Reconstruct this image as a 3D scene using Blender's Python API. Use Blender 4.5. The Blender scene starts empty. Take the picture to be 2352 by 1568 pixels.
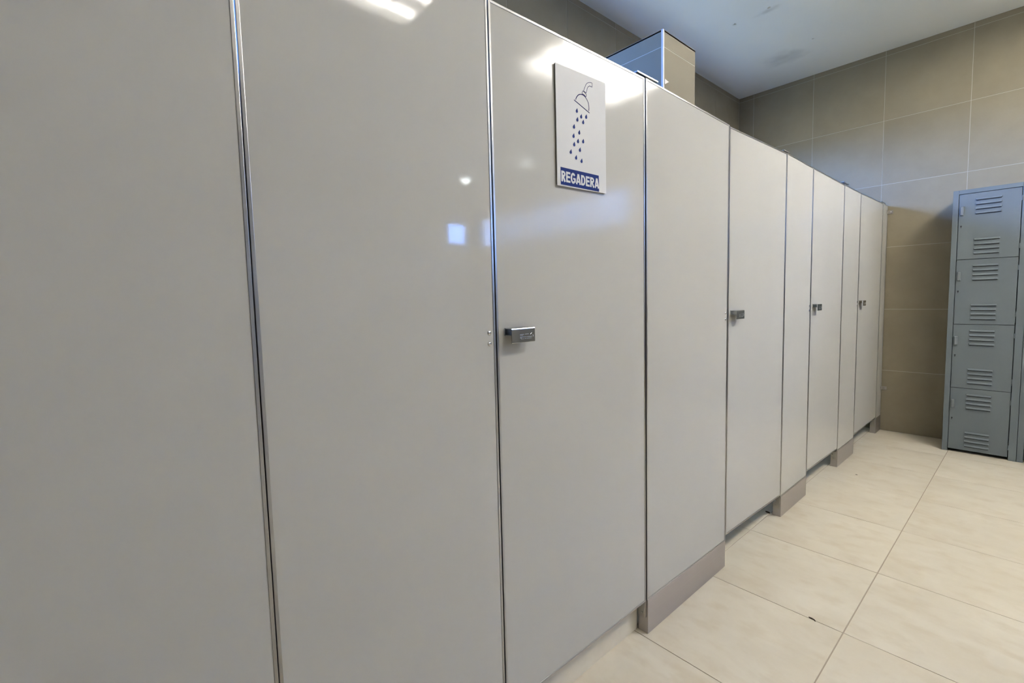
import bpy, math, random
from mathutils import Matrix, Vector

random.seed(7)
scene = bpy.context.scene
col = scene.collection

# ------------------------------------------------------------------ camera
CAM_H = 1.1548
cam_data = bpy.data.cameras.new('camera')
cam = bpy.data.objects.new('camera', cam_data)
col.objects.link(cam)
cam_data.sensor_width = 36.0
cam_data.lens = 16.385
cam_data.shift_x = -5.4 / 2352
cam_data.shift_y = -15.5 / 2352
cam_data.clip_start = 0.01
cam.matrix_world = Matrix(((0.66338866, -0.04115544, 0.74714237, 0.0),
                           (0.74789077, 0.06846232, -0.660282, 0.0),
                           (-0.0239769, 0.99680446, 0.0761969, CAM_H),
                           (0, 0, 0, 1)))
scene.camera = cam

# ------------------------------------------------------------------ sky
SKY = 36.0
world = bpy.data.worlds.new('sky')
scene.world = world
world.use_nodes = True
wn, wl = world.node_tree.nodes, world.node_tree.links
wn.clear()
w_out = wn.new('ShaderNodeOutputWorld')
w_bg = wn.new('ShaderNodeBackground')
w_tc = wn.new('ShaderNodeTexCoord')
w_sep = wn.new('ShaderNodeSeparateXYZ')
w_ramp = wn.new('ShaderNodeValToRGB')
w_map = wn.new('ShaderNodeMapRange')
w_map.inputs['From Min'].default_value = -1
w_map.inputs['From Max'].default_value = 1
wl.new(w_tc.outputs['Generated'], w_sep.inputs[0])
wl.new(w_sep.outputs['Z'], w_map.inputs['Value'])
wl.new(w_map.outputs['Result'], w_ramp.inputs['Fac'])
e = w_ramp.color_ramp.elements
e[0].position = 0.47; e[0].color = (0.065, 0.088, 0.10, 1)      # ground and shrubs
e[1].position = 0.53; e[1].color = (0.19, 0.40, 1.0, 1)       # horizon
e2 = e.new(1.0); e2.color = (0.14, 0.32, 1.0, 1)              # zenith
wl.new(w_ramp.outputs['Color'], w_bg.inputs['Color'])
w_bg.inputs['Strength'].default_value = SKY
wl.new(w_bg.outputs[0], w_out.inputs[0])

# ------------------------------------------------------------------ exposure
vs = scene.view_settings
vs.view_transform = 'Standard'
vs.look = 'None'
vs.exposure = 0.24
vs.gamma = 1.0
vs.use_curve_mapping = False
scene.cycles.max_bounces = 12
scene.cycles.diffuse_bounces = 6
scene.cycles.caustics_reflective = False
scene.cycles.caustics_refractive = False
scene.cycles.sample_clamp_indirect = 60.0

TUBE_POWER = 42.5
SPOT_POWER = 45.0

# ------------------------------------------------------------------ room measures (metres)
PX = -0.8492          # face of the cubicle front
XW = -2.03            # wall behind the cubicles
XR = 4.75             # far side wall
YB = 4.786            # back wall
YF = -3.0             # wall behind the camera
ZC = 3.039            # ceiling
TP = 0.030            # panel thickness
WIN_BACK = (1.606, 4.606, 2.0, 2.5)
WIN_LEFT = (-0.705, 4.295, 2.0, 2.5)
WIN_RIGHT = (4.30, 4.75, 2.06, 2.46)


def portal(name, loc, rot, sx, sy):
    ld = bpy.data.lights.new(name, 'AREA')
    ld.shape = 'RECTANGLE'; ld.size = sx; ld.size_y = sy
    ld.cycles.is_portal = True
    o = bpy.data.objects.new(name, ld)
    o.location = loc; o.rotation_euler = rot
    col.objects.link(o)


H90 = math.pi / 2
portal('window_back_offscreen', ((WIN_BACK[0] + WIN_BACK[1]) / 2, YB + 0.16, 2.25), (-H90, 0, 0), 3.0, 0.5)
portal('window_left_offscreen', (XW - 0.16, (WIN_LEFT[0] + WIN_LEFT[1]) / 2, 2.25), (0, -H90, 0), 0.5, 5.0)
portal('window_right_offscreen', (XR + 0.16, 4.525, 2.26), (0, H90, 0), 0.4, 0.45)


# ------------------------------------------------------------------ materials
def new_mat(name):
    m = bpy.data.materials.new(name)
    m.use_nodes = True
    nt = m.node_tree
    return m, nt, nt.nodes['Principled BSDF']


def plain(name, rgb, rough=0.5, metal=0.0, spec=0.5, coat=0.0, emit=None, strength=0.0):
    m, nt, b = new_mat(name)
    b.inputs['Base Color'].default_value = (*rgb, 1)
    b.inputs['Roughness'].default_value = rough
    b.inputs['Metallic'].default_value = metal
    b.inputs['Specular IOR Level'].default_value = spec
    if coat:
        b.inputs['Coat Weight'].default_value = coat
        b.inputs['Coat Roughness'].default_value = 0.04
    if emit:
        b.inputs['Emission Color'].default_value = (*emit, 1)
        b.inputs['Emission Strength'].default_value = strength
    return m


def noise_mat(name, c1, c2, scale=4.0, stretch=(1, 1, 1), rough=0.4, metal=0.0, spec=0.5,
              detail=6.0, bump=0.0, vary=0.0, lo=0.35, hi=0.65, dist=0.0, fine=None, bump_scale=None):
    """two-colour procedural surface in object space; 'vary' shifts brightness per object"""
    m, nt, b = new_mat(name)
    N, L = nt.nodes, nt.links
    tc = N.new('ShaderNodeTexCoord')
    oi = N.new('ShaderNodeObjectInfo')
    mp = N.new('ShaderNodeMapping')
    mp.inputs['Scale'].default_value = stretch
    off = N.new('ShaderNodeVectorMath'); off.operation = 'SCALE'
    cmb = N.new('ShaderNodeCombineXYZ')
    for k in range(3):
        L.new(oi.outputs['Random'], cmb.inputs[k])
    L.new(cmb.outputs[0], off.inputs[0])
    off.inputs['Scale'].default_value = 60.0 if vary else 0.0
    add = N.new('ShaderNodeVectorMath'); add.operation = 'ADD'
    L.new(tc.outputs['Object'], add.inputs[0])
    L.new(off.outputs[0], add.inputs[1])
    L.new(add.outputs[0], mp.inputs['Vector'])
    n = N.new('ShaderNodeTexNoise')
    n.inputs['Scale'].default_value = scale
    n.inputs['Detail'].default_value = detail
    n.inputs['Roughness'].default_value = 0.62
    n.inputs['Distortion'].default_value = dist
    L.new(mp.outputs[0], n.inputs['Vector'])
    r = N.new('ShaderNodeValToRGB')
    r.color_ramp.elements[0].position = lo; r.color_ramp.elements[0].color = (*c1, 1)
    r.color_ramp.elements[1].position = hi; r.color_ramp.elements[1].color = (*c2, 1)
    L.new(n.outputs['Fac'], r.inputs['Fac'])
    colour = r.outputs['Color']
    if fine:
        n2 = N.new('ShaderNodeTexNoise')
        n2.inputs['Scale'].default_value = fine[0]; n2.inputs['Detail'].default_value = 4
        L.new(mp.outputs[0], n2.inputs['Vector'])
        r2 = N.new('ShaderNodeValToRGB')
        r2.color_ramp.elements[0].position = fine[2]; r2.color_ramp.elements[0].color = (0, 0, 0, 1)
        r2.color_ramp.elements[1].position = fine[3]; r2.color_ramp.elements[1].color = (1, 1, 1, 1)
        L.new(n2.outputs['Fac'], r2.inputs['Fac'])
        mx = N.new('ShaderNodeMixRGB')
        mx.inputs['Color2'].default_value = (*fine[1], 1)
        L.new(r2.outputs['Color'], mx.inputs['Fac'])
        L.new(colour, mx.inputs['Color1'])
        colour = mx.outputs['Color']
    if vary:
        hsv = N.new('ShaderNodeHueSaturation')
        mr = N.new('ShaderNodeMapRange')
        mr.inputs['To Min'].default_value = 1 - vary
        mr.inputs['To Max'].default_value = 1 + vary
        L.new(oi.outputs['Random'], mr.inputs['Value'])
        L.new(mr.outputs['Result'], hsv.inputs['Value'])
        L.new(colour, hsv.inputs['Color'])
        colour = hsv.outputs['Color']
    L.new(colour, b.inputs['Base Color'])
    b.inputs['Roughness'].default_value = rough
    b.inputs['Metallic'].default_value = metal
    b.inputs['Specular IOR Level'].default_value = spec
    if bump:
        bp = N.new('ShaderNodeBump')
        bp.inputs['Strength'].default_value = bump
        bp.inputs['Distance'].default_value = 0.002
        src = n
        if bump_scale:
            src = N.new('ShaderNodeTexNoise')
            src.inputs['Scale'].default_value = bump_scale
            src.inputs['Detail'].default_value = 2
            L.new(tc.outputs['Object'], src.inputs['Vector'])
        L.new(src.outputs['Fac'], bp.inputs['Height'])
        L.new(bp.outputs[0], b.inputs['Normal'])
    return m


M = {}
M['floor_tile'] = noise_mat('beige stone-look floor tile', (0.615, 0.545, 0.425), (0.705, 0.645, 0.53), scale=3.6,
                            stretch=(0.9, 1.5, 1), rough=0.38, spec=0.4, detail=14, vary=0.045, lo=0.26, hi=0.66, dist=0.35,
                            fine=(11.0, (0.59, 0.505, 0.375), 0.52, 0.88))
M['floor_grout'] = plain('tan floor grout', (0.40, 0.33, 0.25), 0.85)
M['wall_tile'] = noise_mat('taupe wall tile', (0.270, 0.232, 0.163), (0.300, 0.260, 0.185), scale=5, rough=0.5, spec=0.2,
                           vary=0.03, bump=0.08)
M['wall_grout'] = plain('pale wall grout', (0.52, 0.48, 0.40), 0.8)
M['wall_plain'] = noise_mat('taupe wall', (0.42, 0.385, 0.31), (0.46, 0.42, 0.34), scale=3, rough=0.4)
M['divider_tile'] = noise_mat('light beige wall tile', (0.245, 0.215, 0.155), (0.265, 0.235, 0.17), scale=5, rough=0.6, spec=0.2)
M['kerb'] = noise_mat('cream stone kerb', (0.64, 0.59, 0.48), (0.72, 0.67, 0.56), scale=5, rough=0.4, dist=0.5)
M['laminate'] = noise_mat('glossy greige laminate', (0.490, 0.483, 0.450), (0.500, 0.493, 0.460), scale=2, rough=0.105,
                          spec=0.12, bump=0.012, bump_scale=240)
M['laminate_gloss'] = noise_mat('high gloss greige laminate', (0.490, 0.483, 0.450), (0.500, 0.493, 0.460), scale=2,
                                rough=0.04, spec=0.3, bump=0.010, bump_scale=240)
M['alu'] = plain('aluminium edge trim', (0.42, 0.415, 0.40), 0.30, metal=1.0)
M['steel'] = noise_mat('brushed steel', (0.470, 0.440, 0.430), (0.490, 0.460, 0.448), scale=12, stretch=(1, 0.02, 10), rough=0.38,
                       metal=0.85)
M['steel_dull'] = plain('dull steel bracket', (0.50, 0.47, 0.42), 0.32, metal=0.9)
M['chrome'] = plain('satin chrome', (0.50, 0.52, 0.53), 0.16, metal=1.0)
M['engrave'] = plain('stamped mark', (0.75, 0.76, 0.78), 0.3, metal=0.8)
M['screw'] = plain('screw head', (0.62, 0.62, 0.62), 0.2, metal=1.0)
M['dark'] = plain('dark slot', (0.01, 0.01, 0.012), 0.7)
M['sign_white'] = plain('white acrylic sign', (0.63, 0.63, 0.63), 0.5, spec=0.12)
M['sign_edge'] = plain('sign backing', (0.16, 0.15, 0.12), 0.5)
M['sign_blue'] = plain('blue sign print', (0.011, 0.028, 0.165), 0.5, spec=0.08)
M['sign_text'] = plain('white sign lettering', (0.66, 0.66, 0.66), 0.5, spec=0.1)
M['sign_ink'] = plain('navy sign ink', (0.026, 0.024, 0.11), 0.6, spec=0.08)
M['locker'] = noise_mat('blue-grey locker enamel', (0.150, 0.178, 0.197), (0.160, 0.188, 0.207), scale=3, rough=0.45, spec=0.3,
                        bump=0.03, bump_scale=160)
M['locker_light'] = plain('pale grey locker pull', (0.20, 0.225, 0.24), 0.45, spec=0.3)
M['locker_dark'] = plain('locker interior', (0.012, 0.014, 0.018), 0.8)
M['frame'] = plain('white window frame', (0.62, 0.63, 0.64), 0.4)
M['tube'] = plain('lit fluorescent tube', (0.9, 0.9, 0.9), 0.4, emit=(1.0, 0.96, 0.90), strength=TUBE_POWER)
M['tube_new'] = plain('freshly lit fluorescent tube', (0.9, 0.9, 0.9), 0.4, emit=(1.0, 0.96, 0.90), strength=TUBE_POWER * 1.85)
M['lens'] = plain('lit spot lens', (0.9, 0.9, 0.9), 0.4, emit=(0.85, 0.97, 1.0), strength=SPOT_POWER)
M['luminaire'] = plain('white enamel luminaire', (0.75, 0.75, 0.73), 0.35)
M['blade'] = plain('satin louvre blade', (0.66, 0.66, 0.65), 0.4)
M['door_white'] = plain('white painted door', (0.66, 0.66, 0.66), 0.4)
M['debris'] = plain('dry brown leaf', (0.055, 0.035, 0.018), 0.8)
M['pale_patch'] = plain('pale off-white', (0.60, 0.56, 0.54), 0.35)

# clear window glass: thin, does not tint
m, nt, b = new_mat('window glass')
nt.nodes.remove(b)
tr = nt.nodes.new('ShaderNodeBsdfTransparent'); gl = nt.nodes.new('ShaderNodeBsdfGlossy')
gl.inputs['Roughness'].default_value = 0.02
mixs = nt.nodes.new('ShaderNodeMixShader'); mixs.inputs[0].default_value = 0.06
nt.links.new(tr.outputs[0], mixs.inputs[1]); nt.links.new(gl.outputs[0], mixs.inputs[2])
nt.links.new(mixs.outputs[0], nt.nodes['Material Output'].inputs[0])
M['glass'] = m

# ceiling paint with a few stains of its own
m, nt, b = new_mat('white ceiling paint')
N, L = nt.nodes, nt.links
tc = N.new('ShaderNodeTexCoord')
n = N.new('ShaderNodeTexNoise'); n.inputs['Scale'].default_value = 1.6; n.inputs['Detail'].default_value = 5
L.new(tc.outputs['Object'], n.inputs['Vector'])
r = N.new('ShaderNodeValToRGB')
r.color_ramp.elements[0].position = 0.3; r.color_ramp.elements[0].color = (0.86, 0.87, 0.845, 1)
r.color_ramp.elements[1].position = 0.7; r.color_ramp.elements[1].color = (0.90, 0.91, 0.885, 1)
L.new(n.outputs['Fac'], r.inputs['Fac'])
prev = r.outputs['Color']
for (sx, sy, rad, c, amount, sc) in ((-1.505, 3.469, 0.022, (0.20, 0.19, 0.10), 0.8, (1, 1, 1)),
                                     (-1.278, 3.451, 0.018, (0.45, 0.36, 0.24), 0.8, (1, 1, 1)),
                                     (-1.30, 3.48, 0.10, (0.46, 0.46, 0.42), 0.5, (1.0, 1.8, 1)),
                                     (-1.45, 4.25, 0.22, (0.50, 0.51, 0.50), 0.6, (1, 1.4, 1)),
                                     (-1.211, 4.119, 0.016, (0.16, 0.10, 0.09), 0.9, (1.0, 2.4, 1))):
    mp = N.new('ShaderNodeVectorMath'); mp.operation = 'SUBTRACT'
    mp.inputs[1].default_value = (sx, sy, ZC)
    L.new(tc.outputs['Object'], mp.inputs[0])
    ns = N.new('ShaderNodeTexNoise'); ns.inputs['Scale'].default_value = 1.2 / rad
    L.new(tc.outputs['Object'], ns.inputs['Vector'])
    mul = N.new('ShaderNodeVectorMath'); mul.operation = 'MULTIPLY'
    mul.inputs[1].default_value = (sc[0], sc[1], 0)
    L.new(mp.outputs[0], mul.inputs[0])
    ln = N.new('ShaderNodeVectorMath'); ln.operation = 'LENGTH'
    L.new(mul.outputs[0], ln.inputs[0])
    ma = N.new('ShaderNodeMath'); ma.operation = 'MULTIPLY_ADD'
    L.new(ns.outputs['Fac'], ma.inputs[0]); ma.inputs[1].default_value = rad * 1.4
    L.new(ln.outputs['Value'], ma.inputs[2])
    mr = N.new('ShaderNodeMapRange'); mr.interpolation_type = 'SMOOTHSTEP'
    mr.inputs['From Min'].default_value = rad * 0.7; mr.inputs['From Max'].default_value = rad * 1.6
    mr.inputs['To Min'].default_value = amount; mr.inputs['To Max'].default_value = 0
    L.new(ma.outputs[0], mr.inputs['Value'])
    mx = N.new('ShaderNodeMixRGB'); mx.inputs['Color2'].default_value = (*c, 1)
    L.new(mr.outputs['Result'], mx.inputs['Fac']); L.new(prev, mx.inputs['Color1'])
    prev = mx.outputs['Color']
L.new(prev, b.inputs['Base Color'])
b.inputs['Roughness'].default_value = 0.45
b.inputs['Specular IOR Level'].default_value = 0.4
M['ceiling'] = m


# ------------------------------------------------------------------ mesh helpers
class MB:
    def __init__(self):
        self.v, self.f = [], []

    def hexa(self, p):
        """8 corners: bottom 4 counter-clockwise, then top 4"""
        k = len(self.v)
        self.v += [tuple(q) for q in p]
        for a in ((3, 2, 1, 0), (4, 5, 6, 7), (0, 1, 5, 4), (1, 2, 6, 5), (2, 3, 7, 6), (3, 0, 4, 7)):
            self.f.append([k + i for i in a])
        return self

    def box(self, x0, x1, y0, y1, z0, z1):
        return self.hexa([(x0, y0, z0), (x1, y0, z0), (x1, y1, z0), (x0, y1, z0),
                          (x0, y0, z1), (x1, y0, z1), (x1, y1, z1), (x0, y1, z1)])

    def slab(self, x0, x1, quad):
        """quad: four (y,z) corners seen from +x: bl, br, tr, tl, extruded from x0 to x1"""
        (a, b_, c, d) = quad
        return self.hexa([(x0, *a), (x1, *a), (x1, *b_), (x0, *b_), (x0, *d), (x1, *d), (x1, *c), (x0, *c)])

    def prism(self, axis, lo, hi, pts):
        """closed 2-D outline extruded along an axis (0 x: pts are (y,z); 1 y: (x,z); 2 z: (x,y))"""
        k = len(self.v); n_ = len(pts)
        def mk(a, p):
            return [(a, p[0], p[1]), (p[0], a, p[1]), (p[0], p[1], a)][axis]
        self.v += [mk(lo, p) for p in pts] + [mk(hi, p) for p in pts]
        self.f.append([k + i for i in range(n_)][::-1])
        self.f.append([k + n_ + i for i in range(n_)])
        for i in range(n_):
            j = (i + 1) % n_
            self.f.append([k + i, k + j, k + n_ + j, k + n_ + i])
        return self

    def lathe(self, centre, axis, prof, seg=16):
        """prof: (radius, height along axis)"""
        k = len(self.v)
        for (r_, h) in prof:
            for s in range(seg):
                a = 2 * math.pi * s / seg
                p = [0, 0, 0]
                p[axis] = h
                p[(axis + 1) % 3] = r_ * math.cos(a)
                p[(axis + 2) % 3] = r_ * math.sin(a)
                self.v.append(tuple(centre[i] + p[i] for i in range(3)))
        for i in range(len(prof) - 1):
            for s in range(seg):
                t = (s + 1) % seg
                self.f.append([k + i * seg + s, k + i * seg + t, k + (i + 1) * seg + t, k + (i + 1) * seg + s])
        self.f.append([k + s for s in range(seg)][::-1])
        q = k + (len(prof) - 1) * seg
        self.f.append([q + s for s in range(seg)])
        return self

    def stroke(self, pts, w, x0, x1, closed=False):
        """flat pen line through (y,z) points, raised between x0 and x1"""
        n_ = len(pts)
        self.lift = getattr(self, 'lift', 0) + 1
        x1 += 0.00003 * self.lift          # overlapping pen lines never share a plane
        L_, R_ = [], []
        ws = w if isinstance(w, (list, tuple)) else [w] * n_
        for i, p in enumerate(pts):
            a = pts[max(i - 1, 0)]; c = pts[min(i + 1, n_ - 1)]
            if closed and (i == 0 or i == n_ - 1):
                a, c = pts[-2], pts[1]
            dy, dz = c[0] - a[0], c[1] - a[1]
            l = math.hypot(dy, dz) or 1
            ny, nz = -dz / l, dy / l
            h = ws[i] / 2
            L_.append((p[0] + ny * h, p[1] + nz * h)); R_.append((p[0] - ny * h, p[1] - nz * h))
        for i in range(n_ - 1):
            self.slab(x0, x1, (L_[i], L_[i + 1], R_[i + 1], R_[i]))
        return self

    def mesh(self, name):
        import bmesh
        me = bpy.data.meshes.new(name)
        me.from_pydata(self.v, [], self.f)
        bm = bmesh.new(); bm.from_mesh(me)
        bmesh.ops.recalc_face_normals(bm, faces=bm.faces)
        bm.to_mesh(me); bm.free()
        me.update()
        return me

    def build(self, name, mat, parent=None, bevel=0.0, seg=2, smooth=False, loc=None):
        me = self.mesh(name)
        me.materials.append(M[mat])
        o = bpy.data.objects.new(name, me)
        col.objects.link(o)
        if parent is not None:
            o.parent = parent
        if loc:
            o.location = loc
        if bevel:
            md = o.modifiers.new('bevel', 'BEVEL')
            md.width = bevel; md.segments = seg; md.limit_method = 'ANGLE'
        if smooth:
            for p in me.polygons:
                p.use_smooth = True
        return o


def tag(o, label=None, cat=None, group=None, kind=None):
    if label: o['label'] = label
    if cat: o['category'] = cat
    if group: o['group'] = group
    if kind: o['kind'] = kind
    return o


def empty(name, loc, label, cat, group=None):
    o = bpy.data.objects.new(name, None)
    o.location = loc
    col.objects.link(o)
    return tag(o, label, cat, group)


def part(mb, name, mat, thing, **kw):
    """mesh given in world coordinates, parented to an Empty that sits elsewhere"""
    loc = thing.location
    mb.v = [(x - loc[0], y - loc[1], z - loc[2]) for x, y, z in mb.v]
    return mb.build(name, mat, thing, **kw)


def subpart(mb, name, mat, thing, parent, **kw):
    loc = thing.location
    mb.v = [(x - loc[0], y - loc[1], z - loc[2]) for x, y, z in mb.v]
    return mb.build(name, mat, parent, **kw)


def copy_tree(o, parent=None):
    c = o.copy(); col.objects.link(c)
    c.parent = parent
    for ch in list(o.children):
        copy_tree(ch, c)
    return c


# ------------------------------------------------------------------ setting: floor, walls, ceiling
def grid(start, step, lo, hi):
    k = math.ceil((lo - start) / step + 1e-6)
    out = [lo]
    while start + k * step < hi - 1e-6:
        out.append(start + k * step); k += 1
    out.append(hi)
    return [(a, b_) for a, b_ in zip(out[:-1], out[1:]) if b_ - a > 0.012]


GAP = 0.0028
floor = tag(MB().box(XW - 0.15, XR + 0.15, YF - 0.15, YB + 0.15, -0.10, -0.0015).build('floor', 'floor_grout'),
            'cream stone-look tiled floor with thin tan joints', kind='structure')
tile_cache = {}
for (xa, xb) in grid(-0.4001, 0.5, XW, XR):
    for (ya, yb) in grid(1.3086, 0.5, YF, YB):
        g = 0.0015
        ga = 0.0025 if abs(xa + 0.4001) < 1e-3 else g      # one joint is laid wider
        w, d = round(xb - xa - g - ga, 4), round(yb - ya - 2 * g, 4)
        key = (w, d)
        if key not in tile_cache:
            tile_cache[key] = MB().box(-w / 2, w / 2, -d / 2, d / 2, -0.006, 0).mesh('floor_tile')
            tile_cache[key].materials.append(M['floor_tile'])
        o = bpy.data.objects.new('floor_tile', tile_cache[key])
        o.location = ((xa + ga + xb - g) / 2, (ya + yb) / 2, random.uniform(-0.0003, 0.0))
        o.parent = floor
        col.objects.link(o)

tag(MB().box(XW - 1.2, XR + 1.2, YF - 0.15, YB + 1.2, ZC, ZC + 0.12).build('ceiling', 'ceiling'),  # slab overhangs the window walls, added to block high sky light
    'white painted ceiling with small brown stains', kind='structure')


def tiled_wall(name, axis, face, inward, u_start, u_lo, u_hi, opening, label, tiles=True, visible=None):
    """wall plane at coordinate 'face' on an axis (0 or 1); u runs along the wall, z up. 'inward' is +1/-1"""
    th = 0.15
    mb = MB()
    a0, a1 = (face - inward * th, face - inward * 0.0012)
    a0, a1 = min(a0, a1), max(a0, a1)
    c_lo, c_hi = u_lo - 0.15, u_hi + 0.15
    rects = [(c_lo, c_hi, -0.1, ZC)]
    if opening:
        (ua, ub, za, zb) = opening
        rects = [(c_lo, ua, -0.1, ZC), (ub, c_hi, -0.1, ZC), (ua, ub, -0.1, za), (ua, ub, zb, ZC)]
    for (p, q, s, t) in rects:
        if q - p < 1e-4: continue
        if axis == 0: mb.box(a0, a1, p, q, s, t)
        else: mb.box(p, q, a0, a1, s, t)
    wall = tag(mb.build(name, 'wall_grout' if tiles else 'wall_plain'), label, kind='structure')
    if tiles:
        for (ua, ub) in grid(u_start, 0.5, u_lo, u_hi):
            for (za, zb) in grid(0.0, 0.5, 0.0, ZC):
                if opening:
                    cu, cz = (ua + ub) / 2, (za + zb) / 2
                    if opening[0] < cu < opening[1] and opening[2] < cz < opening[3]:
                        continue
                key = (axis, round(ub - ua, 4), round(zb - za, 4))
                if key not in tile_cache:
                    w, h = ub - ua - GAP, zb - za - GAP
                    q = MB()
                    if axis == 0: q.box(-0.004, 0.004, -w / 2, w / 2, -h / 2, h / 2)
                    else: q.box(-w / 2, w / 2, -0.004, 0.004, -h / 2, h / 2)
                    me = q.mesh('wall_tile'); me.materials.append(M['wall_tile'])
                    tile_cache[key] = me
                o = bpy.data.objects.new('wall_tile', tile_cache[key])
                off = face - inward * (0.004 + random.uniform(0, 0.0003))
                o.location = (off, (ua + ub) / 2, (za + zb) / 2) if axis == 0 else ((ua + ub) / 2, off, (za + zb) / 2)
                o.parent = wall
                col.objects.link(o)
    return wall


tiled_wall('wall_back', 1, YB, -1, -0.8941, XW - 0.0, XR, WIN_BACK, 'taupe tiled wall with pale joints behind the lockers')
tiled_wall('wall_left', 0, XW, 1, 2.295, YF, YB, WIN_LEFT, 'taupe tiled wall rising behind the cubicles')
tiled_wall('wall_right', 0, XR, -1, 0, YF, YB, WIN_RIGHT, 'plain taupe wall facing the cubicles', tiles=False)
tiled_wall('wall_front', 1, YF, 1, 0, XW, XR, None, 'plain taupe wall at the entrance end', tiles=False)


def window(name, axis, face, outward, rect, mullions):
    (ua, ub, za, zb) = rect
    fw = 0.04
    a0, a1 = sorted((face + outward * 0.03, face + outward * 0.08))
    fr = MB()
    def bx(p, q, s, t):
        if axis == 0: fr.box(a0, a1, p, q, s, t)
        else: fr.box(p, q, a0, a1, s, t)
    bx(ua, ub, za, za + fw); bx(ua, ub, zb - fw, zb)
    bx(ua, ua + fw, za + fw, zb - fw); bx(ub - fw, ub, za + fw, zb - fw)
    edges = [ua + fw]
    for k in range(mullions):
        c = ua + (ub - ua) * (k + 1) / (mullions + 1)
        bx(c - 0.018, c + 0.018, za + fw, zb - fw)
        edges += [c - 0.018, c + 0.018]
    edges.append(ub - fw)
    w = tag(fr.build(name, 'frame'), 'high strip window with white frame', kind='structure')
    c = (a0 + a1) / 2
    for k in range(0, len(edges), 2):
        p = MB()
        if axis == 0: p.box(c - 0.002, c + 0.002, edges[k], edges[k + 1], za + fw, zb - fw)
        else: p.box(edges[k], edges[k + 1], c - 0.002, c + 0.002, za + fw, zb - fw)
        p.build('pane', 'glass', w)


window('window_1', 0, XW, -1, WIN_LEFT, 7)
window('window_2', 1, YB, 1, WIN_BACK, 4)
window('window_3', 0, XR, 1, WIN_RIGHT, 0)

# added wall outside the strip window, dims and tints the mirrored sky
M['added_wall_tan'] = noise_mat('tan light-blocking wall', (0.86, 0.82, 0.74), (0.90, 0.86, 0.78), scale=2, rough=0.8)
M['shrub'] = noise_mat('leafy shrub', (0.14, 0.20, 0.05), (0.40, 0.48, 0.16), scale=9, rough=0.7, detail=8)
tag(MB().box(-1.0, 8.6, YB + 2.6, YB + 2.8, -0.1, 3.6).build('added_wall_outside', 'added_wall_tan'),
    'tan light-blocking wall added outside the strip window to dim the mirrored sky', kind='structure')

# pale door on the far side wall, seen only mirrored in the laminate
dr = tag(MB().box(XR - 0.045, XR - 0.002, 3.75, 4.55, 0.005, 1.78).build('door_1', 'door_white'),
         'white door in the wall facing the cubicles', kind='structure')
MB().lathe((XR - 0.045, 3.82, 1.0), 0, [(0.012, 0), (0.012, -0.03), (0.025, -0.035), (0.022, -0.06)], 14).build(
    'door_handle', 'chrome', dr, smooth=True)

# tiled block between the shower and the next cubicle
DX, DY0, DY1, DZ = PX - TP - 0.010, 1.492, 1.714, 2.056
dv = tag(MB().box(XW, DX - 0.0004, DY0 + 0.0004, DY1 - 0.0004, 0, DZ - 0.0004).build('wall_divider', 'wall_grout'),
         'light beige tiled block wall showing above the cubicle fronts', kind='structure')
for (za, zb) in grid(0.0, 0.5, 0.0, DZ):
    MB().box(DX - 0.006, DX, DY0 + 0.001, DY1 - 0.001, za + 0.0013, zb - 0.0013).build('wall_tile', 'divider_tile', dv)
    for (xa, xb) in grid(DX, 0.5, XW, DX - 0.006):
        for (ya, yb) in ((DY0, DY0 + 0.006), (DY1 - 0.006, DY1)):
            MB().box(xa + 0.0013, xb - 0.0013, ya, yb, za + 0.0013, zb - 0.0013).build('wall_tile', 'divider_tile', dv)
MB().box(XW, DX, DY0, DY1, DZ - 0.006, DZ).build('cap_tile', 'divider_tile', dv)
MB().box(DX - 0.006, DX + 0.0015, DY0 - 0.0015, DY0 + 0.005, 0, DZ).build('edge_strip', 'frame', dv)
MB().prism(0, DX, DX + 0.003, [(1.499, 1.876), (1.525, 1.8905), (1.499, 1.894)]).build('pale_wedge', 'pale_patch', dv)  # small raised pale triangle on the end face

# full-height wall that ends the cubicle row
tag(MB().box(XW, PX + 0.02, -1.10, -0.925, 0, ZC).build('wall_end', 'wall_plain'),
    'plain taupe wall that ends the cubicle row', kind='structure')

# raised kerb of the shower
tag(MB().box(PX - 0.135, PX - 0.040, -0.925, 1.3265, 0, 0.092).build('trim_1', 'kerb', bevel=0.002),
    'cream stone kerb under the shower doors', kind='structure')

# ------------------------------------------------------------------ cubicle fronts
S = [0.1873, 0.6930, 1.3200, 1.9175, 2.5475, 2.9450, 3.5520, 3.9520, 4.6200]
TW = 0.0062     # visible width of the edge trim


def quad_panel(thing, y0, y1, zb0, zb1, zt0, zt1, mat):
    inner = [(y0 + TW, zb0 + TW), (y1 - TW, zb1 + TW), (y1 - TW, zt1 - TW), (y0 + TW, zt0 - TW)]
    part(MB().slab(PX - TP, PX, inner), 'panel', mat, thing)
    outer = [(y0, zb0), (y1, zb1), (y1, zt1), (y0, zt0)]
    a, b_ = PX - TP - 0.001, PX + 0.0012
    for k in range(4):
        j = (k + 1) % 4
        part(MB().slab(a, b_, (outer[k], outer[j], inner[j], inner[k])), 'edge_trim', 'alu', thing, bevel=0.0008)


def screw(thing, parent, x, y, z, r_=0.0055, axis=0, sgn=1, mat='screw'):
    s = MB().lathe((x, y, z), axis, [(r_, 0), (r_ * 0.95, sgn * 0.0012), (r_ * 0.7, sgn * 0.0024), (r_ * 0.25, sgn * 0.003)], 14)
    o = subpart(s, 'screw', mat, thing, parent, smooth=True)
    return o


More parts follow.
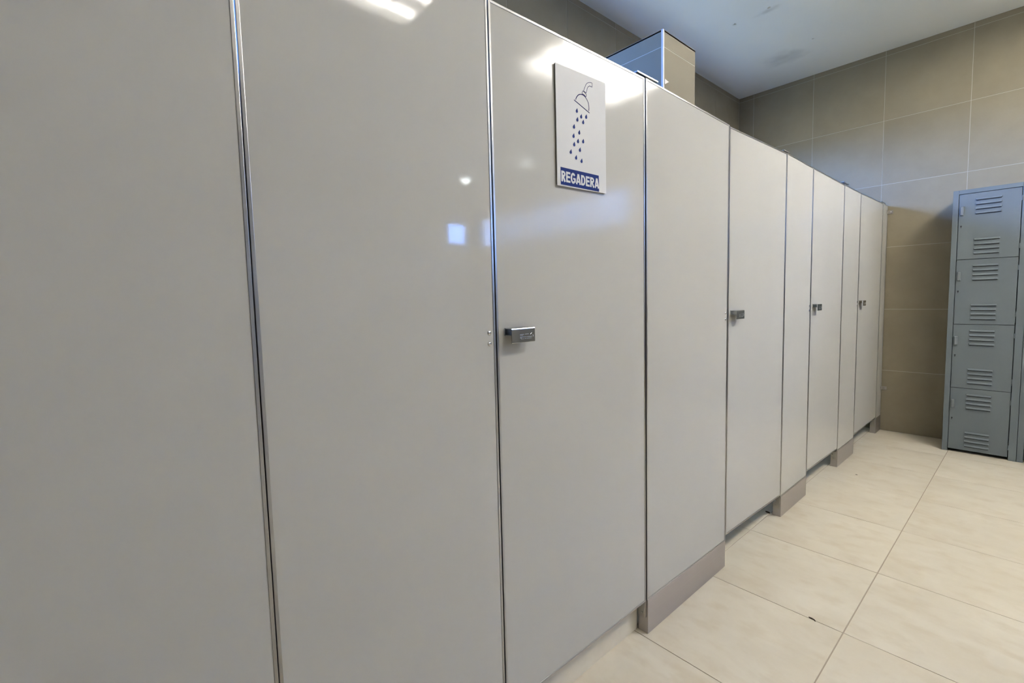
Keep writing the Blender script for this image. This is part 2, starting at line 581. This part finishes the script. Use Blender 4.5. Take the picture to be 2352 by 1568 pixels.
def make_handle(thing, y0, z1=1.0862):
    w = 0.0755
    z0, zm = z1 - 0.0360, z1 - 0.0182
    t, d = 0.0018, 0.026
    r_ = 0.0035
    # outline of the pressed profile seen from the side: hollow square with the front leaf hanging lower
    arc = [(PX + d - r_ + r_ * math.sin(a), z1 - r_ + r_ * math.cos(a)) for a in [k * H90 / 5 for k in range(6)]]
    outer = [(PX + 0.0012, zm), (PX + 0.0012, z1)] + arc + [(PX + d, z0), (PX + d - t, z0), (PX + d - t, zm)]
    mb = MB()
    # walls of the profile, one strip each
    mb.box(PX + 0.0003, PX + 0.0003 + t, y0, y0 + w, zm, z1)
    mb.box(PX + 0.0003, PX + d - t, y0, y0 + w, zm, zm + t)
    top = [(PX + 0.0003, z1)] + arc + [(PX + d, z0 + 0.001), (PX + d - 0.0006, z0), (PX + d - t, z0)]
    ri = r_ - t
    arc_in = [(PX + d - r_ + ri * math.sin(a), z1 - r_ + ri * math.cos(a)) for a in [k * H90 / 5 for k in range(6)]][::-1]
    top += arc_in + [(PX + 0.0003, z1 - t)]
    mb.prism(1, y0, y0 + w, top)
    h = part(mb, 'handle', 'chrome', thing)
    h['label'] = 'satin chrome pull with stamped maker mark'
    # stamped mark on the leaf (unreadable small lines)
    k = MB()
    xa, xb = PX + d - 0.0002, PX + d + 0.0002
    for (u0, u1, v) in ((0.34, 0.52, 0.55), (0.56, 0.72, 0.55), (0.34, 0.47, 0.47), (0.34, 0.62, 0.37), (0.64, 0.86, 0.37),
                        (0.38, 0.44, 0.24), (0.47, 0.50, 0.24), (0.54, 0.60, 0.26), (0.63, 0.84, 0.26), (0.34, 0.41, 0.31)):
        yy0, yy1 = y0 + w * u0, y0 + w * u1
        zz = z0 + (z1 - z0) * v
        k.stroke([(yy0, zz), (yy1, zz)], 0.0008, xa, xb)
    k.stroke([(y0 + w * 0.79, z0 + 0.0185), (y0 + w * 0.86, z0 + 0.0222)], 0.0009, xa, xb)
    k.stroke([(y0 + w * 0.90, z0 + 0.0175), (y0 + w * 0.92, z0 + 0.0150), (y0 + w * 0.91, z0 + 0.0125)], 0.0008, xa, xb)
    subpart(k, 'stamped_mark', 'engrave', thing, h)
    return h


def make_door(y0, y1, zb0, zb1, zt0, zt1, mat, label, handle_y):
    t = empty('cubicle_door', (PX, (y0 + y1) / 2, 0), label, 'door', 'greige cubicle doors')
    quad_panel(t, y0, y1, zb0, zb1, zt0, zt1, mat)
    make_handle(t, handle_y)
    return t


def make_pilaster(y0, y1, zb0, zb1, zt0, zt1, mat, label, screws=True, cap=None, bracket=True):
    t = empty('cubicle_panel', (PX, (y0 + y1) / 2, 0), label, 'panel', 'fixed greige cubicle panels')
    quad_panel(t, y0, y1, zb0, zb1, zt0, zt1, mat)
    # folded steel shoe down to the floor
    sh = MB().slab(PX - 0.0375, PX + 0.0018, [(y0 + 0.004, 0), (y1 - 0.002, 0), (y1 - 0.002, zb1), (y0 + 0.004, zb0)])
    shoe = part(sh, 'shoe', 'steel', t, bevel=0.0012)
    shoe['label'] = 'brushed steel shoe between panel and floor'
    if bracket:
        # lower pivot bracket on the flank of the shoe
        yy = y0 + 0.004
        br = MB()
        br.box(PX - 0.036, PX - 0.006, yy - 0.0024, yy, zb0 - 0.066, zb0 - 0.003)
        br.box(PX - 0.0075, PX - 0.0045, yy - 0.0075, yy, zb0 - 0.064, zb0 - 0.006)
        br.box(PX - 0.036, PX - 0.006, yy - 0.020, yy, zb0 - 0.006, zb0 - 0.002)
        b2 = part(br, 'pivot_bracket', 'steel_dull', t, bevel=0.0008)
        screw(t, b2, PX - 0.026, yy - 0.0024, zb0 - 0.029, 0.0048, axis=1, sgn=-1)
        screw(t, b2, PX - 0.021, yy - 0.0024, zb0 - 0.053, 0.0048, axis=1, sgn=-1, mat='steel_dull')
    if screws:
        for z in (1.0775, 1.0522):
            screw(t, t, PX, y1 - 0.0185, z, 0.0056)
    if cap:
        (ca, cb, z) = cap
        mb = MB().box(PX - 0.028, PX + 0.0035, ca, cb, z, z + 0.0055)
        mb.box(PX - 0.024, PX - 0.004, y0 + 0.008, y0 + 0.05, min(zt0, z) - 0.002, z)
        part(mb, 'top_pivot_cap', 'alu', t, bevel=0.001)
    return t


make_pilaster(-0.922, -0.4236, 0.12, 0.12, 1.826, 1.826, 'laminate',
              'greige panel closing the cubicle row against the end wall', bracket=False)
make_door(-0.42, S[0] - 0.0008, 0.12, 0.12, 1.826, 1.826, 'laminate',
          'bare greige cubicle door beside the glossy panel that mirrors a square window', -0.395)
make_pilaster(S[0] + 0.0008, S[1] - 0.0017, 0.12, 0.12, 1.826, 1.826, 'laminate_gloss',
              'glossy greige panel mirroring a small square window beside the shower door')
d1 = make_door(S[1] + 0.0017, S[2] - 0.0036, 0.1236, 0.1220, 1.8258, 1.8318, 'laminate',
               'greige shower door carrying the white and blue sign', 0.7198)
p1 = make_pilaster(S[2] + 0.0036, S[3] - 0.002, 0.1215, 0.1111, 1.8335, 1.8225, 'laminate',
                   'wide greige panel on steel shoe right of the shower sign door', cap=(1.274, 1.391, 1.8365))
make_door(S[3] + 0.002, S[4] - 0.002, 0.1345, 0.1168, 1.8176, 1.8300, 'laminate',
          'plain greige door right after the wide steel-shod panel', 1.9415)
make_pilaster(S[4] + 0.002, S[5] - 0.002, 0.1084, 0.1084, 1.8318, 1.8262, 'laminate',
              'narrow greige panel on steel shoe, next narrow one after the wide panel', cap=(2.501, 2.571, 1.8325))
make_door(S[5] + 0.002, S[6] - 0.002, 0.1350, 0.1250, 1.8263, 1.8206, 'laminate',
          'plain greige door between the two narrow steel-shod panels', 2.981)
make_pilaster(S[6] + 0.002, S[7] - 0.002, 0.110, 0.110, 1.8235, 1.822, 'laminate',
              'narrow greige panel on steel shoe beside the last door before the tiled wall', cap=(3.516, 3.634, 1.8310))
make_door(S[7] + 0.002, S[8] - 0.002, 0.1300, 0.1300, 1.822, 1.831, 'laminate',
          'last plain greige door before the tiled back wall', 3.9815)
pe = make_pilaster(S[8] + 0.002, YB - 0.003, 0.118, 0.118, 1.833, 1.829, 'laminate',
                   'narrowest greige panel fixed to the tiled back wall', screws=False, cap=(4.550, 4.686, 1.8325))
for z in (1.776, 0.352):
    mb = MB()
    mb.box(PX + 0.0012, PX + 0.004, YB - 0.034, YB - 0.001, z - 0.014, z + 0.014)
    mb.box(PX + 0.0012, PX + 0.036, YB - 0.005, YB - 0.001, z - 0.014, z + 0.014)
    br = part(mb, 'wall_bracket', 'steel_dull', pe, bevel=0.001)
    screw(pe, br, PX + 0.022, YB - 0.005, z, 0.006, axis=1, sgn=-1)

# ------------------------------------------------------------------ sign on the shower door
sx0 = PX + 0.0003
SF = PX + 0.006
sg = empty('shower_sign', (SF, 1.0085, 1.4480), 'white shower sign with blue REGADERA banner on the door', 'sign')
part(MB().slab(sx0, SF - 0.0014, [(0.9085, 1.4490), (1.1085, 1.4510), (1.1085, 1.7550), (0.9085, 1.7510)]), 'backing', 'sign_edge', sg)
part(MB().slab(SF - 0.0014, SF, [(0.9063, 1.4460), (1.1113, 1.4505), (1.1108, 1.7570), (0.9056, 1.7510)]), 'face_plate',
     'sign_white', sg, bevel=0.0004)
K0, K1 = SF - 0.0002, SF + 0.0003
bell = [(0.9828, 1.6791), (0.985, 1.6848), (0.9906, 1.6914), (0.9968, 1.696), (1.003, 1.6982), (1.0102, 1.6991),
        (1.0164, 1.6982), (1.0226, 1.6959), (1.0278, 1.692), (1.0325, 1.6872), (1.0355, 1.6821), (1.0372, 1.6759),
        (1.0375, 1.67), (1.0366, 1.6632)]
ic = MB().stroke(bell, [0.0022, 0.0023, 0.0024, 0.0024, 0.0022, 0.002, 0.002, 0.0019, 0.0018, 0.0018, 0.0019, 0.002, 0.0022, 0.0022], K0, K1)
ic.stroke([(0.9763, 1.6768), (1.0394, 1.6582)], 0.0022, K0, K1)
for q in (((1.0077, 1.7004), (1.0113, 1.7022), (1.0154, 1.6979), (1.0092, 1.6985)),
          ((1.0113, 1.7022), (1.0186, 1.7010), (1.0231, 1.6950), (1.0154, 1.6979)),
          ((1.0186, 1.7010), (1.0250, 1.6974), (1.0240, 1.6955), (1.0231, 1.6950))):
    ic.slab(K0, K1, q)
part(ic, 'shower_head', 'sign_ink', sg)
pp = [(1.0156, 1.7103), (1.0205, 1.7201), (1.0254, 1.7289), (1.0296, 1.7337), (1.035, 1.7371), (1.0414, 1.7396), (1.0478, 1.7406),
      (1.0521, 1.7406), (1.0517, 1.7299), (1.0444, 1.7302), (1.0401, 1.7297), (1.0353, 1.7264), (1.0326, 1.7234),
      (1.0299, 1.7181), (1.026, 1.7075), (1.0156, 1.7103)]
pipe = MB().stroke(pp[:8], 0.0012, K0, K1).stroke(pp[7:9], 0.0012, K0, K1).stroke(pp[8:15], 0.0012, K0, K1).stroke(pp[14:16], 0.0011, K0, K1)
cl = [(1.0082, 1.7012), (1.012, 1.709), (1.0156, 1.7089), (1.0218, 1.7061), (1.027, 1.7039), (1.0266, 1.7002), (1.0248, 1.6971)]
pipe.stroke(cl[:2], 0.0011, K0, K1).stroke(cl[1:5], 0.0010, K0, K1).stroke(cl[4:], 0.0011, K0, K1)
part(pipe, 'shower_pipe', 'sign_ink', sg)
drop_tips = [(0.9886, 1.6587), (1.0061, 1.6478), (1.0269, 1.6519), (0.9903, 1.6364), (1.0142, 1.635), (0.9762, 1.6149),
             (0.9974, 1.6042), (0.974, 1.5905), (0.9917, 1.5804), (1.0132, 1.5842), (0.9761, 1.5691), (0.9991, 1.5589),
             (0.9621, 1.5472), (0.9831, 1.536), (1.0055, 1.5309)]
dshape = [(0, 0), (-0.0020, -0.0024), (-0.0052, -0.0058), (-0.0064, -0.0086), (-0.0056, -0.0112), (-0.0030, -0.0127),
          (-0.0002, -0.0122), (0.0020, -0.0100), (0.0022, -0.0074), (0.0012, -0.0040)]
dm = MB().prism(0, 0, K1 - K0, dshape).mesh('water_drop')
dm.materials.append(M['sign_blue'])
for (y, z) in drop_tips:
    o = bpy.data.objects.new('water_drop', dm)
    o.parent = sg
    o.location = (K0 - SF, y - 1.0085, z - 1.4480)
    col.objects.link(o)
bn = part(MB().slab(K0, K1, [(0.9192, 1.4502), (1.0779, 1.4517), (1.0771, 1.4961), (0.9191, 1.4944)]), 'banner', 'sign_blue', sg)
T0, T1 = K1 - 0.0001, K1 + 0.0003


def arc_pts(cy, cz, ry, rz, a0, a1, n_=12):
    return [(cy + ry * math.cos(math.radians(a0 + (a1 - a0) * k / n_)), cz + rz * math.sin(math.radians(a0 + (a1 - a0) * k / n_)))
            for k in range(n_ + 1)]


def letter(ch, mb, y0, y1, z0, z1):
    w, h = y1 - y0, z1 - z0
    s = 0.0058          # stem
    b_ = 0.0053         # bar
    def seg(pts, wd): mb.stroke(pts, wd, T0, T1)
    if ch in 'ERD':
        seg([(y0 + s / 2, z0), (y0 + s / 2, z1)], s)
    if ch == 'E':
        for zz, l in ((z1 - b_ / 2, 1.0), (z0 + h * 0.52, 0.93), (z0 + b_ / 2, 1.0)):
            seg([(y0 + s * 0.5, zz), (y0 + w * l, zz)], b_)
    if ch == 'D':
        seg([(y0 + s / 2, z1 - b_ / 2), (y0 + w * 0.45, z1 - b_ / 2)] +
            arc_pts(y0 + w * 0.45, z0 + h / 2, w * 0.55 - s / 2, h / 2 - b_ / 2, 85, -85, 14) +
            [(y0 + w * 0.45, z0 + b_ / 2), (y0 + s / 2, z0 + b_ / 2)], s * 0.98)
    if ch == 'R':
        zc = z0 + h * 0.72
        rz = h * 0.28 - b_ / 2
        seg([(y0 + s / 2, z1 - b_ / 2), (y0 + w * 0.5, z1 - b_ / 2)] + arc_pts(y0 + w * 0.5, zc, w * 0.45 - s / 2, rz, 80, -80, 10) +
            [(y0 + w * 0.5, zc - rz), (y0 + s / 2, zc - rz)], b_)
        seg([(y0 + w * 0.46, z0 + h * 0.45), (y0 + w - s * 0.48, z0)], s)
    if ch == 'A':
        seg([(y0 + s * 0.46, z0), (y0 + w / 2 - 0.0006, z1)], s * 0.98)
        seg([(y1 - s * 0.46, z0), (y0 + w / 2 + 0.0006, z1)], s * 0.98)
        seg([(y0 + w * 0.22, z0 + h * 0.27), (y0 + w * 0.78, z0 + h * 0.27)], b_ * 0.9)
    if ch == 'G':
        seg(arc_pts(y0 + w / 2, z0 + h / 2, w / 2 - s / 2, h / 2 - b_ / 2 + 0.0004, 38, 318, 22), s)
        seg([(y1 - s * 0.48, z0 + h * 0.13), (y1 - s * 0.48, z0 + h * 0.53)], s * 0.95)
        seg([(y0 + w * 0.50, z0 + h * 0.46), (y1 - s * 0.2, z0 + h * 0.46)], b_ * 0.85)


for ch, (ya, yb) in zip('REGADERA', ((0.9212, 0.9380), (0.9397, 0.9562), (0.9578, 0.9778), (0.9790, 0.9988), (1.0000, 1.0180),
                                     (1.0202, 1.0362), (1.0386, 1.0568), (1.0578, 1.0774))):
    fr = (ya - 0.9212) / 0.156
    z0, z1 = 1.4583 + 0.0020 * fr, 1.4857 + 0.0012 * fr
    mb = MB()
    letter(ch, mb, ya, yb, z0, z1)
    subpart(mb, 'letter', 'sign_text', sg, bn)

# ------------------------------------------------------------------ lockers
LY = 4.470
LX0, LX1 = -0.4340, -0.0690
LZ = 1.824


def make_locker(label):
    t = empty('locker', (LX0, LY, 0), label, 'locker', 'blue-grey four-door lockers')
    x0, x1 = LX0, LX1
    b_ = MB()
    yb = YB - 0.008
    b_.box(x0, x0 + 0.0015, LY, yb, 0, LZ)              # sides, back, top, floor, shelves
    b_.box(x1 - 0.0015, x1, LY, yb, 0, LZ)
    b_.box(x0, x1, yb - 0.0015, yb, 0, LZ)
    b_.box(x0, x1, LY, yb, LZ - 0.0015, LZ)
    part(b_, 'carcass', 'locker', t)
    for z in (0.018, 0.4590, 0.9055, 1.3510):
        part(MB().box(x0 + 0.002, x1 - 0.002, LY + 0.013, yb - 0.002, z - 0.002, z), 'shelf', 'locker_dark', t)
    fr = MB()
    fr.box(x0, x0 + 0.0290, LY, LY + 0.016, 0, LZ)
    fr.box(x1 - 0.0370, x1, LY, LY + 0.016, 0, LZ)
    fr.box(x0 + 0.029, x1 - 0.037, LY, LY + 0.016, LZ - 0.0275, LZ)
    part(fr, 'frame', 'locker', t, bevel=0.002)
    da, db = x0 + 0.0320, x1 - 0.0405
    zs = [0.0200, 0.4590, 0.9055, 1.3510, LZ - 0.0275]
    for k in range(4):
        z0, z1 = zs[k] + 0.0016, zs[k + 1] - 0.0016
        if k == 3: z1 -= 0.0012
        dr_ = part(MB().box(da, db, LY + 0.0005, LY + 0.012, z0, z1), 'door', 'locker', t, bevel=0.0015)
        hh = z1 - z0
        for base in (z1 - 0.048, z1 - 0.316):
            for j in range(4):
                zz = base - j * 0.0307
                lv = MB()
                ua, ub = x0 + 0.112, x0 + 0.238
                # pressed louvre: rounded hood, open below
                lv.hexa([(ua, LY + 0.0005, zz), (ub, LY + 0.0005, zz), (ub - 0.003, LY - 0.0062, zz + 0.0015), (ua + 0.003, LY - 0.0062, zz + 0.0015),
                         (ua, LY + 0.0005, zz + 0.0130), (ub, LY + 0.0005, zz + 0.0130), (ub - 0.004, LY - 0.0035, zz + 0.0088), (ua + 0.004, LY - 0.0035, zz + 0.0088)])
                subpart(lv, 'louver', 'locker', t, dr_, bevel=0.0008)
                sl = MB().box(ua + 0.004, ub - 0.004, LY - 0.0012, LY + 0.0008, zz - 0.0034, zz + 0.0004)
                subpart(sl, 'louver_slot', 'locker_dark', t, dr_)
        hz = z1 - 0.080
        hd = MB()
        hx = x0 + 0.0385
        hd.hexa([(hx, LY + 0.001, hz - 0.064), (hx + 0.019, LY + 0.001, hz - 0.064), (hx + 0.017, LY - 0.012, hz - 0.060), (hx + 0.002, LY - 0.012, hz - 0.060),
                 (hx, LY + 0.001, hz), (hx + 0.019, LY + 0.001, hz), (hx + 0.017, LY - 0.015, hz - 0.004), (hx + 0.002, LY - 0.015, hz - 0.004)])
        subpart(hd, 'pull', 'locker_light', t, dr_, bevel=0.002)
        kh = MB().lathe((x0 + 0.046, LY + 0.001, z1 - 0.214), 1, [(0.0042, 0), (0.0042, -0.0022), (0.002, -0.0030)], 10)
        kh.box(x0 + 0.0445, x0 + 0.0475, LY - 0.0022, LY + 0.0006, z1 - 0.226, z1 - 0.214)
        subpart(kh, 'keyhole', 'locker_dark', t, dr_)
        for fz in (0.068, 0.372):
            hg = MB().lathe((db + 0.0018, LY + 0.0005, z1 - fz - 0.016), 2, [(0.0032, 0), (0.0032, 0.032)], 10)
            subpart(hg, 'hinge', 'locker', t, dr_, smooth=False)
    return t


lk = make_locker('blue-grey four-door metal locker standing by the bare tiled wall strip')
lk2 = copy_tree(lk)
lk2.location = (LX1 + 0.0025, LY, 0)
lk2['label'] = 'blue-grey metal locker joined to the hinge side of the four-door one'

# ------------------------------------------------------------------ ceiling luminaires (mirrored in the laminate)
def make_troffer(x0, x1, y0, y1, label, tube='tube'):
    t = empty('ceiling_light_offscreen', ((x0 + x1) / 2, (y0 + y1) / 2, ZC), label, 'light', 'fluorescent ceiling lights')
    hs = MB()
    d, de = 0.051, 0.036
    hs.box(x0, x1, y0, y1, ZC - 0.006, ZC - 0.001)
    hs.box(x0, x0 + 0.010, y0, y1, ZC - d, ZC - 0.006)
    hs.box(x1 - 0.010, x1, y0, y1, ZC - d, ZC - 0.006)
    hs.box(x0 + 0.010, x1 - 0.010, y0, y0 + 0.010, ZC - de, ZC - 0.006)
    hs.box(x0 + 0.010, x1 - 0.010, y1 - 0.010, y1, ZC - de, ZC - 0.006)
    part(hs, 'housing', 'luminaire', t)
    for k in range(3):
        cx = x0 + (x1 - x0) * (k + 0.5) / 3
        part(MB().lathe((cx, y0 + 0.02, ZC - 0.028), 1, [(0.019, 0), (0.019, y1 - y0 - 0.04)], 12), 'tube_offscreen', tube, t, smooth=True)
    nb = int(round((y1 - y0) / 0.2))
    for k in range(1, nb):
        yy = y0 + (y1 - y0) * k / nb
        part(MB().box(x0 + 0.010, x1 - 0.010, yy - 0.004, yy + 0.004, ZC - d, ZC - 0.0472), 'louver_blade', 'blade', t)
    return t


make_troffer(0.60, 1.20, 0.87, 1.67, 'square white fluorescent ceiling light nearest the shower door')
make_troffer(0.55, 1.15, 2.62, 3.82, 'long white fluorescent ceiling light closer to the lockers', 'tube_new')


def make_spot(x, y, label):
    t = empty('downlight_offscreen', (x, y, ZC), label, 'light', 'small round downlights')
    part(MB().lathe((x, y, ZC), 2, [(0.075, -0.001), (0.075, -0.012), (0.060, -0.016), (0.058, -0.010)], 24), 'trim_ring', 'luminaire', t, smooth=True)
    part(MB().lathe((x, y, ZC), 2, [(0.055, -0.0165), (0.053, -0.035), (0.044, -0.055), (0.026, -0.069), (0.006, -0.074)], 24), 'lens_offscreen', 'lens', t)


make_spot(4.31, 4.38, 'small round downlight near the corner window')
make_spot(3.04, 4.49, 'small round downlight above the strip window')

# ------------------------------------------------------------------ scraps on the floor
def scrap(name, pts, z, label, h=0.003, rot=0):
    cx = sum(p[0] for p in pts) / len(pts); cy = sum(p[1] for p in pts) / len(pts)
    o = MB().prism(2, 0, h, [(p[0] - cx, p[1] - cy) for p in pts]).build(name, 'debris')
    o.location = (cx, cy, z)
    return tag(o, label, 'leaf', 'dry leaf scraps on the floor')


scrap('leaf_scrap', [(-0.5035, 1.8115), (-0.500, 1.8085), (-0.488, 1.8075), (-0.4815, 1.8035), (-0.480, 1.8050), (-0.486, 1.8105), (-0.494, 1.8130)],
      0.0002, 'tiny curled dark leaf scrap lying on the floor joint')
scrap('leaf_scrap', [(-0.924, 2.562), (-0.918, 2.556), (-0.902, 2.553), (-0.900, 2.558), (-0.912, 2.564)], 0.0002,
      'tiny dark leaf scrap under the plain cubicle door', h=0.006)
scrap('leaf_scrap', [(-0.7340, 3.4915), (-0.728, 3.4880), (-0.7215, 3.4895), (-0.727, 3.4935)], 0.0002,
      'tiny dark leaf scrap on the open floor near the narrow panels', h=0.002)
